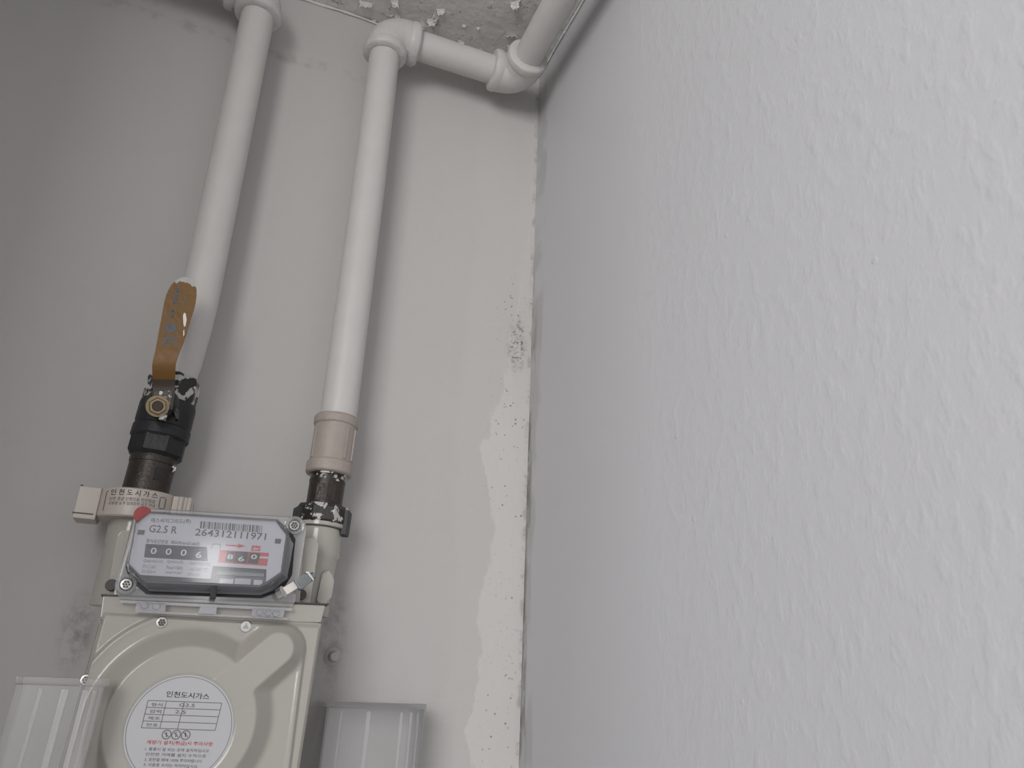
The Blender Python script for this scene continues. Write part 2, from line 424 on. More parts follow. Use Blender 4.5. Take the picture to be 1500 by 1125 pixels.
# ------------------------------------------------------------------ pipes
R = 0.0158
def arc_pts(corner, d_in, d_out, r, n=14):
    """quarter bend around corner: comes in along d_in, leaves along d_out"""
    c = corner - d_in * r + d_out * r
    out = []
    for i in range(n + 1):
        a = math.pi / 2 * i / n
        out.append(c - d_out * r * math.cos(a) + d_in * r * math.sin(a))
    return out
def elbow(name, corner, d_in, d_out, arm_in, arm_out, parent, label=None):
    bend = .020
    bm = bmesh.new()
    pts = [corner - d_in * arm_in] + arc_pts(corner, d_in, d_out, bend) + [corner + d_out * arm_out]
    rr = [R + .0052] + [R + .0060] * (len(pts) - 2) + [R + .0052]
    tube(bm, pts, rr, 40, True, .0006)
    e = finish(bm, name, M['fitting'], parent, 50)
    for a, d in ((corner - d_in * arm_in, d_in), (corner + d_out * arm_out, -d_out)):
        b2 = bmesh.new()
        L = .0105
        lathe(b2, [(a - d * .001, R + .0015), (a, R + .0056), (a + d * .002, R + .0072), (a + d * (L - .003), R + .0073), (a + d * L, R + .0058)], 40, 0, True, .0011)
        finish(b2, 'collar', M['fitting'], e, 60)
    return e
X, Y, Z = Vector((1, 0, 0)), Vector((0, 1, 0)), Vector((0, 0, 1))
XR, XLP = .0865, -.0433
# right-hand pipe
gp = thing('gas_pipe', 'white painted gas pipe from beige coupling, bending twice into the ceiling corner', 'pipe', P(495, 611, YP))
bot = P(494, 622, YP)
bm = bmesh.new(); tube(bm, [bot, P(497, 600, YP), Vector((XR, YP, .45)), Vector((XR, YP, ZP - .02))], R, 40, True, .0003)
finish(bm, 'riser', M['pipe'], gp, 40)
elbow('elbow', Vector((XR, YP, ZP)), Z, X, .029, .034, gp)
bm = bmesh.new(); tube(bm, [Vector((XR + .02 + i * .02, YP, ZP)) for i in range(6)] + [Vector((XP - .02, YP, ZP))], R, 40, True, .0008)
finish(bm, 'cross_run', M['pipe'], gp, 40)
elbow('elbow', Vector((XP, YP, ZP)), X, -Y, .031, .036, gp)
bm = bmesh.new(); tube(bm, [Vector((XP, YP - .02 - i * .06, ZP)) for i in range(16)], R, 40, True, .0008)
finish(bm, 'ceiling_run', M['pipe'], gp, 40)
# left-hand pipe
gl_ = thing('gas_pipe', 'white painted gas pipe rising behind the orange valve lever, turning left at ceiling', 'pipe', P(258, 555, YP))
bm = bmesh.new(); tube(bm, [P(258, 553, YP), P(266, 532, YP), P(272.5, 510, YP), P(282, 478, YP), P(290.5, 444, YP), P(297, 414, YP), Vector((XLP, YP, .50)), Vector((XLP, YP, .58)), Vector((XLP, YP, ZP - .02))], R, 40, True, .0003)
finish(bm, 'riser', M['pipe'], gl_, 40)
elbow('elbow', Vector((XLP, YP, ZP)), Z, -X, .029, .034, gl_)
bm = bmesh.new(); tube(bm, [Vector((XLP - .02 - i * .05, YP, ZP)) for i in range(11)], R, 40, True, .0008)
finish(bm, 'wall_run', M['pipe'], gl_, 40)

# right-hand coupling and union
def lin(p0, p1):
    (u0, v0), (u1, v1) = p0, p1
    return lambda v: (u0 + (u1 - u0) * (v - v0) / (v1 - v0), v)
axR = lin((496, 600), (470, 770)); AR = lambda v: P(*axR(v), YP)
cp = thing('pipe_coupling', 'beige painted pipe coupling with raised rims, on the right-hand pipe', 'coupling', AR(690))
bm = bmesh.new(); lathe(bm, [(AR(612), .0160), (AR(612), .0178), (AR(694), .0178), (AR(694), .0150)], 40, 0, True, .0003); body = finish(bm, 'sleeve', M['beige'], cp, 50)
for a, b, r in ((612, 627, .0192), (677, 697, .0195)):
    bm = bmesh.new(); lathe(bm, [(AR(a), .0165), (AR(a + 1.5), r - .0006), (AR(a + 4), r), (AR(b - 4), r), (AR(b - 1), r - .0008), (AR(b), .0150)], 40, 0, True, .0005)
    finish(bm, 'rim', M['beige'], cp, 60)
for ang in (-62, -28, 200):
    a = math.radians(ang); e = Vector((math.cos(a), math.sin(a), 0)); s = Vector((-math.sin(a), math.cos(a), 0))
    c0, c1 = AR(630), AR(676)
    bm = bmesh.new(); q = [c0 + e * .0172 - s * .0012, c0 + e * .0172 + s * .0012, c1 + e * .0172 + s * .0012, c1 + e * .0172 - s * .0012]
    prism(bm, q, e * .0016, .0004); finish(bm, 'rib', M['beige'], cp, 40)
un = thing('union_joint', 'dark iron nipple with chipped union nut under the beige coupling', 'pipe fitting', AR(780))
bm = bmesh.new(); lathe(bm, [(AR(692), .0135), (AR(693), .0160), (AR(699), .0160), (AR(699.5), .0140), (AR(704), .0140), (AR(704.5), .0150), (AR(708), .0150)], 36, 0, True, .0003); finish(bm, 'thread', M['iron_chip'], un, 40)
bm = bmesh.new(); lathe(bm, [(AR(706), .0138), (AR(707), .0147), (AR(746), .0147), (AR(747), .0138)], 40); nip = finish(bm, 'nipple', M['brown'], un, 40)
nip['label'] = 'brown-black threaded nipple'
for ang in (-75, -40):
    a = math.radians(ang - 40); e = Vector((math.cos(a), math.sin(a), 0)); s = Vector((-math.sin(a), math.cos(a), 0))
    bm = bmesh.new(); c0, c1 = AR(714), AR(738)
    prism(bm, [c0 + e * .0140 - s * .0035, c0 + e * .0140 + s * .0035, c1 + e * .0140 + s * .0035, c1 + e * .0140 - s * .0035], e * .0010, .0003); finish(bm, 'wrench_flat', M['brown'], nip, 40)
bm = bmesh.new(); lathe(bm, [(AR(741), .0160), (AR(743), .0205), (AR(748), .0222), (AR(766), .0222), (AR(770), .0205)], 8, .3); 
finish(bm, 'union_nut', M['iron_chip'], un, 20)
for ang in (-20, 190):
    a = math.radians(ang); e = Vector((math.cos(a), math.sin(a), 0)); s = Vector((-math.sin(a), math.cos(a), 0))
    bm = bmesh.new(); c0, c1 = AR(748), AR(784)
    prism(bm, [c0 + e * .0175 - s * .0075, c0 + e * .0175 + s * .0075, c1 + e * .0175 + s * .006, c1 + e * .0175 - s * .006], e * .0055, .0012); finish(bm, 'nut_lug', M['black'], un, 40)
bm = bmesh.new(); lathe(bm, [(AR(768), .0185), (AR(769), .0205), (AR(774), .0205), (AR(775), .0180)], 40); finish(bm, 'washer', M['cream'], un, 40)

# ------------------------------------------------------------------ ball valve on the left
axL = lin((264, 530), (217, 705)); AL = lambda v: P(*axL(v), YP)
va = thing('ball_valve', 'black ball valve with worn orange lever, above the cream collar', 'valve', AL(700))
bm = bmesh.new(); lathe(bm, [(AL(553), .0165), (AL(556), .0192), (AL(561), .0205), (AL(588), .0205), (AL(594), .0195), (AL(594), .0160)], 8, .2, True, .0004); o = finish(bm, 'end_ring', M['ring_chip'], va, 25)
o['label'] = 'black valve end ring half covered in white paint'
bm = bmesh.new(); lathe(bm, [(AL(590), .0180), (AL(592), .0205), (AL(598), .0212), (AL(622), .0212), (AL(630), .0200), (AL(634), .0190)], 40, 0, True, .0002); body = finish(bm, 'valve_body', M['black'], va, 40)
bm = bmesh.new(); lathe(bm, [(AL(626), .0195), (AL(629), .0216), (AL(643), .0218), (AL(646), .0204)], 40, 0, True, .0002); finish(bm, 'shoulder_ring', M['black'], va, 40)
bm = bmesh.new(); lathe(bm, [(AL(643), .0185), (AL(645), .0212), (AL(667), .0212), (AL(672), .0180)], 8, .39); finish(bm, 'hex_nut', M['black'], va, 20)
bm = bmesh.new(); lathe(bm, [(AL(668), .0165), (AL(673), .0174), (AL(681), .0174), (AL(681.6), .0168), (AL(728), .0168)], 40); nl = finish(bm, 'nipple', M['brown'], va, 40)
bm = bmesh.new(); e = Vector((math.cos(-1.1), math.sin(-1.1), 0)); s = Vector((-e.y, e.x, 0)); c0, c1 = AL(690), AL(708)
prism(bm, [c0 + e * .0162 - s * .0035, c0 + e * .0162 + s * .0035, c1 + e * .0162 + s * .0035, c1 + e * .0162 - s * .0035], e * .0009, .0003); finish(bm, 'wrench_flat', M['iron'], nl, 40)
# stem boss, plate, nut
sy = -.083
bm = bmesh.new(); lathe(bm, [(P(238, 592, -.060), .0125), (P(237, 592, -.072), .0115), (P(236, 592, -.076), .0095)], 32); finish(bm, 'stem_boss', M['black'], va, 40)
bm = bmesh.new(); pxprism(bm, [(252, 596), (258, 594), (263, 602), (261, 614), (256, 613), (256, 604)], -.074, -.066, .0008); finish(bm, 'stop_pin', M['iron'], va, 40)
lv_rows = [(406, 268, 275, -.093), (408, 262, 279, -.093), (412, 256, 283, -.093), (418, 250.5, 286, -.093), (424, 247, 288, -.093), (432, 243.5, 288, -.093), (443, 240.5, 286.5, -.093), (456, 238, 283, -.093),
    (468, 236, 279, -.093), (489, 232, 273, -.093), (503, 229.5, 268, -.093), (511, 228, 264.5, -.0935), (520, 226, 261, -.0935), (530, 223.5, 258, -.0930), (537, 222.7, 257, -.0915), (546, 223, 256.8, -.0880), (556, 223.6, 256.5, -.0830)]
def strip(rows, th, mat, name, parent, bevel=.0005):
    bm = bmesh.new(); f = []; b = []
    for v, a, c, y in rows:
        f.append([bm.verts.new(P(a + (c - a) * k / 4, v, y)) for k in range(5)])
        b.append([bm.verts.new(P(a + (c - a) * k / 4, v, y) + Vector((0, th, 0))) for k in range(5)])
    for r in range(len(rows) - 1):
        for k in range(4):
            bm.faces.new((f[r][k], f[r][k + 1], f[r + 1][k + 1], f[r + 1][k]))
            bm.faces.new((b[r][k + 1], b[r][k], b[r + 1][k], b[r + 1][k + 1]))
        bm.faces.new((f[r][0], f[r + 1][0], b[r + 1][0], b[r][0])); bm.faces.new((f[r + 1][4], f[r][4], b[r][4], b[r + 1][4]))
    for k in range(4):
        bm.faces.new((f[0][k + 1], f[0][k], b[0][k], b[0][k + 1])); bm.faces.new((f[-1][k], f[-1][k + 1], b[-1][k + 1], b[-1][k]))
    return finish(bm, name, mat, parent, 30)
lever = strip(lv_rows, .0028, M['lever'], 'lever', va); lever['label'] = 'worn orange lever with white paint on its tip'
root = strip([(556, 223.6, 256.5, -.0830), (564, 224, 256, -.0805), (570, 224, 256, -.0795), (590, 222, 254, -.0795), (600, 224, 252, -.0795)], .0026, M['hole'], 'lever_root', va)
bm = bmesh.new(); pxprism(bm, [(226, 573), (254, 572), (250, 590), (246, 604), (243, 617), (232, 614), (238, 600), (226, 590)], -.0802, -.0785, .0003); finish(bm, 'stop_plate', M['steel_chip'], va, 30)
sc = (231, 595)
bm = bmesh.new(); lathe(bm, [(P(*sc, -.0795), .0080), (P(*sc, -.0812), .0084), (P(*sc, -.0822), .0080)], 32); finish(bm, 'washer', M['brass'], va, 40)
bm = bmesh.new(); lathe(bm, [(P(*sc, -.0820), .0068), (P(*sc, -.0868), .0068), (P(*sc, -.0878), .0058)], 6, .3); nt = finish(bm, 'stem_nut', M['brass'], va, 25)
bm = bmesh.new(); lathe(bm, [(P(*sc, -.087), .0050), (P(*sc, -.0890), .0050), (P(*sc, -.0890), .0040), (P(*sc, -.0882), .0036)], 28); finish(bm, 'stem_end', M['brass'], nt, 40)
bm = bmesh.new(); lathe(bm, [(P(*sc, -.0870), .0036), (P(*sc, -.08925), .0036)], 24); finish(bm, 'stem_core', M['hole'], nt, 40)
# worn print on the lever: two round marks and two blocks of strokes
yl = -.0932
def lev(u, v): return P(u, v, yl)
def ringmark(u, v, r0, r1, parent, mat):
    bm = bmesh.new(); c = lev(u, v); n = 24
    a = [bm.verts.new(c + Vector((math.cos(t) * r0, 0, math.sin(t) * r0))) for t in [2 * math.pi * i / n for i in range(n)]]
    b = [bm.verts.new(c + Vector((math.cos(t) * r1, 0, math.sin(t) * r1))) for t in [2 * math.pi * i / n for i in range(n)]]
    for i in range(n):
        j = (i + 1) % n; bm.faces.new((a[i], a[j], b[j], b[i]))
    return finish(bm, 'printed_mark', mat, parent, 0)
ringmark(249, 502, .0034, .0054, lever, M['blueink'])
ringmark(250, 480.5, .0012, .0042, lever, M['blueink'])
def strokes(quads, parent, mat, y, name='printed_mark'):
    bm = bmesh.new()
    for q in quads:
        vs_ = [bm.verts.new(P(u, v, y)) for u, v in q]; bm.faces.new(vs_)
    return finish(bm, name, mat, parent, 0)
def bar(u, v, w_, h_, sl=-.2): return [(u - w_ / 2 - sl * h_ / 2 * -1, v - h_ / 2), (u + w_ / 2 - sl * h_ / 2 * -1, v - h_ / 2), (u + w_ / 2 + sl * h_ / 2 * -1 * -1, v + h_ / 2), (u - w_ / 2 + sl * h_ / 2, v + h_ / 2)]
strokes([bar(249, 502, 6, 2), bar(248.6, 505, 5, 1.6), bar(250, 498.5, 4, 1.6)], lever, M['blueink'], yl)
strokes([bar(252, 455, 7, 2.4), bar(252, 459.5, 6, 2), bar(251.5, 463.5, 8, 2.2), bar(254, 459, 1.8, 11)], lever, M['blueink'], yl)
strokes([bar(260.5, 422, 7, 2), bar(260, 427, 7, 2), bar(259, 432, 8, 2.2), bar(258, 438, 7.5, 2), bar(257, 444, 7, 2.4), bar(261.5, 430, 2, 17), bar(256, 438, 2, 14)], lever, M['blueink'], yl)
strokes([bar(272, 440, 2, 14)], lever, M['blueink'], yl)
bm = bmesh.new(); pxprism(bm, [(268, 462), (269.5, 458), (272, 459), (273.5, 468), (272, 477), (270, 479), (268.5, 474)], -.0936, -.0926, .0001); finish(bm, 'paint_chip', M['strap'], lever, 0)
bm = bmesh.new(); pxprism(bm, [(268.5, 484), (270, 483), (270.2, 490), (268.2, 493)], -.0936, -.0926); finish(bm, 'paint_chip', M['strap'], lever, 0)
# flake of torn sealing tape on the nipple
bm = bmesh.new(); pxprism(bm, [(250, 679), (259, 681), (258, 686), (256, 692), (252, 691), (255, 686), (250, 684)], -.047, -.045); finish(bm, 'tape_scrap', M['iron_chip'], va, 0)

# ------------------------------------------------------------------ text
def text_mesh(body):
    cu = bpy.data.curves.new('t', 'FONT'); cu.body = body; cu.size = 1.0; cu.resolution_u = 2; cu.offset = 0.012
    ob = bpy.data.objects.new('t', cu); COL.link(ob)
    dg = bpy.context.evaluated_depsgraph_get(); dg.update()
    me = bpy.data.meshes.new_from_object(ob.evaluated_get(dg)); bpy.data.objects.remove(ob)
    return me
def lettering(body, p0, p1, hpx, y, mat, parent, fn=None, name='lettering', bold=0.0):
    """flat print whose ink spans from p0 to p1 (pixel baseline) with ink height hpx, on plane y"""
    me = text_mesh(body)
    if not me.vertices: return None
    xs = [v.co.x for v in me.vertices]; ys = [v.co.y for v in me.vertices]
    x0, x1, y0, y1 = min(xs), max(xs), min(ys), max(ys)
    A = P(*p0, y); B = P(*p1, y); up = P(p0[0] + .2 * hpx, p0[1] - hpx, y).z - A.z
    for v in me.vertices:
        t = (v.co.x - x0) / (x1 - x0); q = (v.co.y - y0) / (y1 - y0)
        co = A + (B - A) * t + Vector((0, 0, up * q))
        if fn: co = fn(co)
        v.co = co
    me.name = name; me.materials.append(mat)
    o = bpy.data.objects.new(name, me); COL.link(o); o.parent = parent
    if parent.type == 'EMPTY': o.matrix_parent_inverse = parent.matrix_basis.inverted()
    return o

# ------------------------------------------------------------------ gas meter
YF = -.088                                           # case front plane
gm = thing('gas_meter', 'cream household gas meter with clear index window hanging on the grey wall', 'gas meter', Vector((.012, -.05, -.17)))
PLx, PRx = P(205, 745, YP), AR(780)
# connection columns
for side, base in ((-1, P(203, 745, YP)), (1, AR(776))):
    zb = P(150, 872, YF).z if side < 0 else P(470, 888, YF).z
    bm = bmesh.new(); ztop = base.z; cx = base.x
    zs = P(488, 820, YP).z if side > 0 else P(170, 800, YP).z
    lathe(bm, [(Vector((cx, YP, ztop)), .0172), (Vector((cx, YP, ztop - .002)), .0180), (Vector((cx, YP, zs + .001)), .0180), (Vector((cx - .0005, YP, zs - .001)), .0168), (Vector((cx - .002, YP, zb + .004)), .0165), (Vector((cx - .002, YP, zb - .004)), .0165)], 40)
    finish(bm, 'port_column', M['cream'], gm, 40)
def arch(u0, u1, v0, v1, lean):
    """arch-topped outline in px: left u0, right u1 at the top row, leaning by lean px down to v1"""
    c = (u0 + u1) / 2; r = (u1 - u0) / 2; pts = []
    for k in range(13):
        a = math.pi - math.pi * k / 12; pts.append((c + r * math.cos(a), v0 + r - r * math.sin(a)))
    pts += [(u1 + lean, v1), (u0 + lean, v1)]
    return pts
for (u0, u1, v0, v1, ln) in ((171, 196, 776, 874, -17), (441, 467, 787, 884, -12)):
    bm = bmesh.new(); pxprism(bm, arch(u0, u1, v0, v1, ln), -.0745, -.05, .0011); finish(bm, 'column_boss', M['cream'], gm, 40)
bm = bmesh.new(); pxprism(bm, [(196, 762), (448, 774), (440, 890), (162, 878)], -.083, -.012, .003); finish(bm, 'upper_housing', M['cream'], gm, 40)
bm = bmesh.new(); pxprism(bm, [(150.5, 872.5), (477, 886.5), (470.5, 912), (146, 905)], -.0868, -.008, .0012); finish(bm, 'case_rim', M['cream'], gm, 40)
bm = bmesh.new(); pxprism(bm, [(148, 870), (482, 884), (481.5, 886.5), (147.5, 872.5)], -.0875, -.03); finish(bm, 'seam_line', M['recess'], gm, 0)
bm = bmesh.new(); pxprism(bm, rounded([(474, 832), (491, 842), (484, 884), (462, 888)], 9, 4), -.057, -.02, .002); finish(bm, 'side_lug', M['cream'], gm, 40)
for (u, v) in ((163, 857), (441, 871)):
    bm = bmesh.new(); c = P(u, v, -.078); lathe(bm, [(c, .0040), (c + Vector((0, -.0022, 0)), .0036)], 20); finish(bm, 'blind_hole', M['recess'], gm, 40)
# deep lower case
zt, zbm = P(300, 900, YF).z, -.170
xl = lambda z: P(148, 900, YF).x - .055 * (zt - z); xr = lambda z: P(475, 905, YF).x - .035 * (zt - z)
bm = bmesh.new()
prism(bm, [Vector((xl(zt), -.0865, zt)), Vector((xr(zt), -.0865, zt)), Vector((xr(zbm), -.0865, zbm)), Vector((xl(zbm), -.0865, zbm))], Vector((0, .079, 0)), .004); finish(bm, 'case_back', M['cream'], gm, 40)
# embossed front cover (height field)
DC = (.0015, -.0300); R_OUT, R_BASE, R_TOP = .0701, .0590, .0458
LA, LB = Vector((.014, -.024)), Vector((.0553, .0172))
def sm(a, b, x):
    t = max(0, min(1, (x - a) / (b - a))); return t * t * (3 - 2 * t)
def ramp(a, b, x):
    t = (x - a) / (b - a); k = .16
    lo = max(0, t) if t > k else (0 if t < -k else (t + k) ** 2 / (4 * k))
    u = 1 - lo
    hi = max(0, u) if u > k * .5 else (0 if u < -k * .5 else (u + k * .5) ** 2 / (2 * k))
    return 1 - hi
def cover_h(x, z):
    r = math.hypot(x - DC[0], z - DC[1])
    # outer raised field: circle united with a rounded block at upper right
    bx, bz = .004, -.066; hx, hz, rr = .0715, .100, .016
    qx = abs(x - bx) - (hx - rr); qz = abs(z - bz) - (hz - rr)
    d2 = math.hypot(max(qx, 0), max(qz, 0)) + min(max(qx, qz), 0) - rr
    if x < DC[0]: d2 = max(d2, r - R_OUT) if z > DC[1] else d2
    d = min(r - R_OUT, d2) if x >= DC[0] else (r - R_OUT if z > DC[1] else max(abs(x - DC[0]) - R_OUT, -1))
    h = .0028 * sm(.0012, -.0012, d)
    rim = .0010 * sm(.0030, .0, abs(d + .002))
    dome = .0150 * ramp(R_BASE, R_TOP, r)
    p = Vector((x, z)); ab = LB - LA; t = max(0, min(1, (p - LA).dot(ab) / ab.dot(ab)))
    dl = (p - (LA + ab * t)).length
    lobe = .0150 * ramp(.0200, .0105, dl)
    # smooth maximum
    k = .004; m = max(k - abs(dome - lobe), 0) / k; mx = max(dome, lobe) + m * m * k * .25
    mx = min(mx, .0153)
    led = -.0006 * sm(.0338, .0330, math.hypot(x - DC[0], z - DC[1] + .0042))
    return h + rim * .6 + mx + led
bm = bmesh.new(); NX, NZ = 220, 230
grid = []
z_hi, z_lo = P(300, 905, YF).z, -.165
for j in range(NZ + 1):
    z = z_hi + (z_lo - z_hi) * j / NZ; row = []
    for i in range(NX + 1):
        x = xl(z) + .0012 + (xr(z) - xl(z) - .0024) * i / NX
        ed = min(i, NX - i, j, NZ - j) / 3.0
        row.append(bm.verts.new((x, YF - cover_h(x, z) * min(1, ed) + .0015 * (1 - min(1, ed)), z)))
    grid.append(row)
for j in range(NZ):
    for i in range(NX):
        bm.faces.new((grid[j][i], grid[j + 1][i], grid[j + 1][i + 1], grid[j][i + 1]))
cover = finish(bm, 'front_cover', M['cream'], gm, 60, recalc=False)
def screw(u, v, y, r, parent=gm, slots=6, name='screw'):
    c = P(u, v, y); bm = bmesh.new()
    lathe(bm, [(c + Vector((0, .002, 0)), r), (c, r), (c + Vector((0, -.0009, 0)), r * .86), (c + Vector((0, -.0010, 0)), r * .55), (c + Vector((0, -.0002, 0)), r * .5)], 28)
    s_ = finish(bm, name, M['screw'], parent, 35)
    bm = bmesh.new()
    if slots == 3:
        a = [c + Vector((math.cos(t) * r * .62, -.0011, math.sin(t) * r * .62)) for t in (math.pi / 2, math.pi / 2 + 2.094, math.pi / 2 + 4.189)]
        prism(bm, a, Vector((0, .0012, 0)), .0001)
        finish(bm, 'tri_socket', M['cream'], s_, 0)
        bm = bmesh.new(); lathe(bm, [(c + Vector((0, -.0005, 0)), r * .8), (c + Vector((0, -.00098, 0)), r * .78)], 20); finish(bm, 'socket_rim', M['chrome'], s_, 30)
    else:
        for k in range(slots):
            t = 2 * math.pi * k / slots
            q = c + Vector((math.cos(t) * r * .45, -.0012, math.sin(t) * r * .45))
            lathe(bm, [(q, r * .17), (q + Vector((0, .0012, 0)), r * .17)], 8)
        lathe(bm, [(c + Vector((0, -.0012, 0)), r * .16), (c + Vector((0, .0002, 0)), r * .16)], 8)
        finish(bm, 'socket', M['recess'], s_, 0)
    return s_
screw(237, 912, -.0915, .0040); screw(360, 918, -.0915, .0042, slots=3); screw(126, 996, -.0905, .0038)
# flow arrow on the cover
bm = bmesh.new(); ap = [(146, 906), (170, 908), (183, 914), (173, 920), (148, 917), (146, 906)]
tube(bm, [P(u, v, YF - .0003) for u, v in ap], .00035, 6); finish(bm, 'flow_arrow', M['cream'], gm, 40)
# round notice label on the dome
YL = YF - .0178
lab = bmesh.new(); c = Vector((DC[0], YL, DC[1] - .0042)); lathe(lab, [(c, .0326), (c + Vector((0, .0006, 0)), .0328)], 64)
lab = finish(lab, 'notice_label', M['label'], gm, 30); lab['label'] = 'round silver notice label with printed table'
yk = YL - .00012
bm = bmesh.new()
def ringflat(bm, r0, r1, c, n=64):
    a = [bm.verts.new(c + Vector((math.cos(2 * math.pi * i / n) * r0, 0, math.sin(2 * math.pi * i / n) * r0))) for i in range(n)]
    b = [bm.verts.new(c + Vector((math.cos(2 * math.pi * i / n) * r1, 0, math.sin(2 * math.pi * i / n) * r1))) for i in range(n)]
    for i in range(n): bm.faces.new((a[i], a[(i + 1) % n], b[(i + 1) % n], b[i]))
ringflat(bm, .0312, .0315, Vector((DC[0], yk, DC[1] - .0042)))
finish(bm, 'printed_ring', M['greyink'], lab, 0)
lettering('인천도시가스', (243, 1021), (306, 1025), 9, yk, M['ink'], lab)
def line_px(bm, a, b, wpx, y):
    A = P(*a, y); B = P(*b, y); d = (B - A).normalized(); s = Vector((-d.z, 0, d.x)) * (wpx * .00052 / 2)
    bm.faces.new([bm.verts.new(q) for q in (A - s, B - s, B + s, A + s)])
bm = bmesh.new()
for k in range(5):
    v = 1026 + k * 10; u = 217 - k * 2.5
    line_px(bm, (u, v), (u + 108, v + 4), .8, yk)
for (u, v) in ((217, 1026), (244, 1027), (270, 1028), (325, 1030)):
    line_px(bm, (u, v), (u - 10, v + 40), .8, yk)
finish(bm, 'printed_table', M['greyink'], lab, 0)
for (t, a, b) in (('형식', (221, 1034.5), (238, 1035)), ('G2.5', (262, 1035), (285, 1036)), ('압력', (219, 1044), (236, 1045)), ('2.5', (256, 1045), (272, 1046)), ('제조', (216, 1054), (234, 1055)), ('번호', (214, 1064), (231, 1065))):
    lettering(t, a, b, 5, yk, M['greyink'], lab)
for u in (244, 258, 272):
    bm = bmesh.new(); c = P(u, 1076 + (u - 244) * .03, yk); ringflat(bm, .0023, .0029, c, 20)
    A = P(u - 3.4, 1079.4, yk); line_px(bm, (u - 3, 1073), (u + 3, 1079.5), 1.0, yk); line_px(bm, (u, 1072.5), (u - .5, 1080), 1.2, yk)
    finish(bm, 'warning_mark', M['greyink'], lab, 0)
lettering('계량기 설치(취급)시 주의사항', (214, 1091), (311, 1094), 7, yk, M['redink'], lab)
for k, t in enumerate(('1. 통풍이 잘 되는 곳에 설치하십시오', '안전한 거래를 설치 수직으로', '2. 운반할 때에 100% 주의바랍니다', '3. 사용중 수리는 하지마십시오', '4. 제품은 임의로 분해하지마십시오')):
    v = 1099.5 + k * 7.6; u = 214 - k * 1.4 - (12 if k in (0,) else 0) + (10 if k == 0 else 0)
    lettering(t, (u, v), (u + 94 - k * 5, v + 3), 5, yk, M['greyink'], lab)

# clear index cover plate
YC = -.0905
plate = [(213, 744), (436, 757), (447, 764), (449, 776), (433, 880), (428, 889), (176, 878), (170, 868), (172, 846), (196, 756), (203, 746)]
bm = bmesh.new(); pxprism(bm, plate, YC, YC + .003, .0006); ic = finish(bm, 'clear_cover', M['clearcover'], gm, 40); ic['label'] = 'clear plastic cover plate over the index'
bm = bmesh.new()
for q in ([(176, 879), (428, 891), (427.5, 895), (175.5, 883)], [(198, 894), (422, 905), (421.5, 908), (198, 897)],
          [(200, 882), (243, 884), (242, 896), (198, 894)], [(294, 886), (318, 888), (316, 901), (290, 900)], [(370, 890), (418, 892), (414, 906), (368, 903)]):
    pxprism(bm, q, -.0935, -.0905)
finish(bm, 'cover_flange', M['clearflange'], ic, 30)
for u, v in ((212, 887), (229, 888.5), (380, 897), (393, 898), (404, 899)):
    bm = bmesh.new(); c = P(u, v, -.0935); lathe(bm, [(c, .0024), (c + Vector((0, -.0012, 0)), .0020)], 16)
    finish(bm, 'flange_boss', M['clearflange'], ic, 40)
for (u, v) in ((185, 856), (431, 770)):
    c = P(u, v, YC); bm = bmesh.new(); lathe(bm, [(c, .0072), (c + Vector((0, -.0030, 0)), .0066), (c + Vector((0, -.0030, 0)), .0046), (c + Vector((0, -.0006, 0)), .0044)], 32)
    finish(bm, 'screw_boss', M['clearcover'], ic, 40)
    screw(u, v, YC - .0020, .0041, ic, 6)
# smoke-grey octagonal bezel
yb0, yb1 = -.0925, -.1085
outer = [(221, 749), (407, 760.5), (421, 775), (430, 797), (421, 848), (400, 865), (381, 872), (218, 866), (206, 857), (188, 838), (185.5, 828), (198, 764.5)]
inner = [(219, 752), (404, 763.5), (412.5, 774), (418.5, 783), (411, 838), (389.5, 852.5), (380, 857), (212, 850), (204, 842.5), (189, 827), (188.5, 823), (199.5, 768)]
mid = [((a[0] * .5 + b[0] * .5), (a[1] * .5 + b[1] * .5)) for a, b in zip(outer, inner)]
bm = bmesh.new()
ring_loft(bm, [[P(u, v, yb0 + .002) for u, v in outer], [P(u, v, yb0 - .005) for u, v in outer], [P(u, v, yb1 + .002) for u, v in mid], [P(u, v, yb1 - .0012) for u, v in [(m[0] * .4 + i[0] * .6, m[1] * .4 + i[1] * .6) for m, i in zip(mid, inner)]], [P(u, v, yb1 - .0012) for u, v in inner], [P(u, v, yb1 + .001) for u, v in inner]], False)
bz = finish(bm, 'bezel', M['bezel'], gm, 25); bz['label'] = 'smoke-grey octagonal bezel of the index'
gask = [(224, 752), (409, 763), (426, 778), (433, 790), (431, 806), (428, 842), (418, 858), (402, 869), (384, 876), (214, 870), (202, 860), (187, 842), (184, 830), (199, 770)]
bm = bmesh.new(); pxprism(bm, gask, YC - .0012, YC + .0005); finish(bm, 'gasket', M['gasket'], gm, 0)
for q in ([(309, 857), (317, 857.5), (316.5, 876), (308, 875.5)],):
    bm = bmesh.new(); pxprism(bm, q, -.1088, -.097, .0003); finish(bm, 'bezel_clip', M['gasket'], bz, 30)
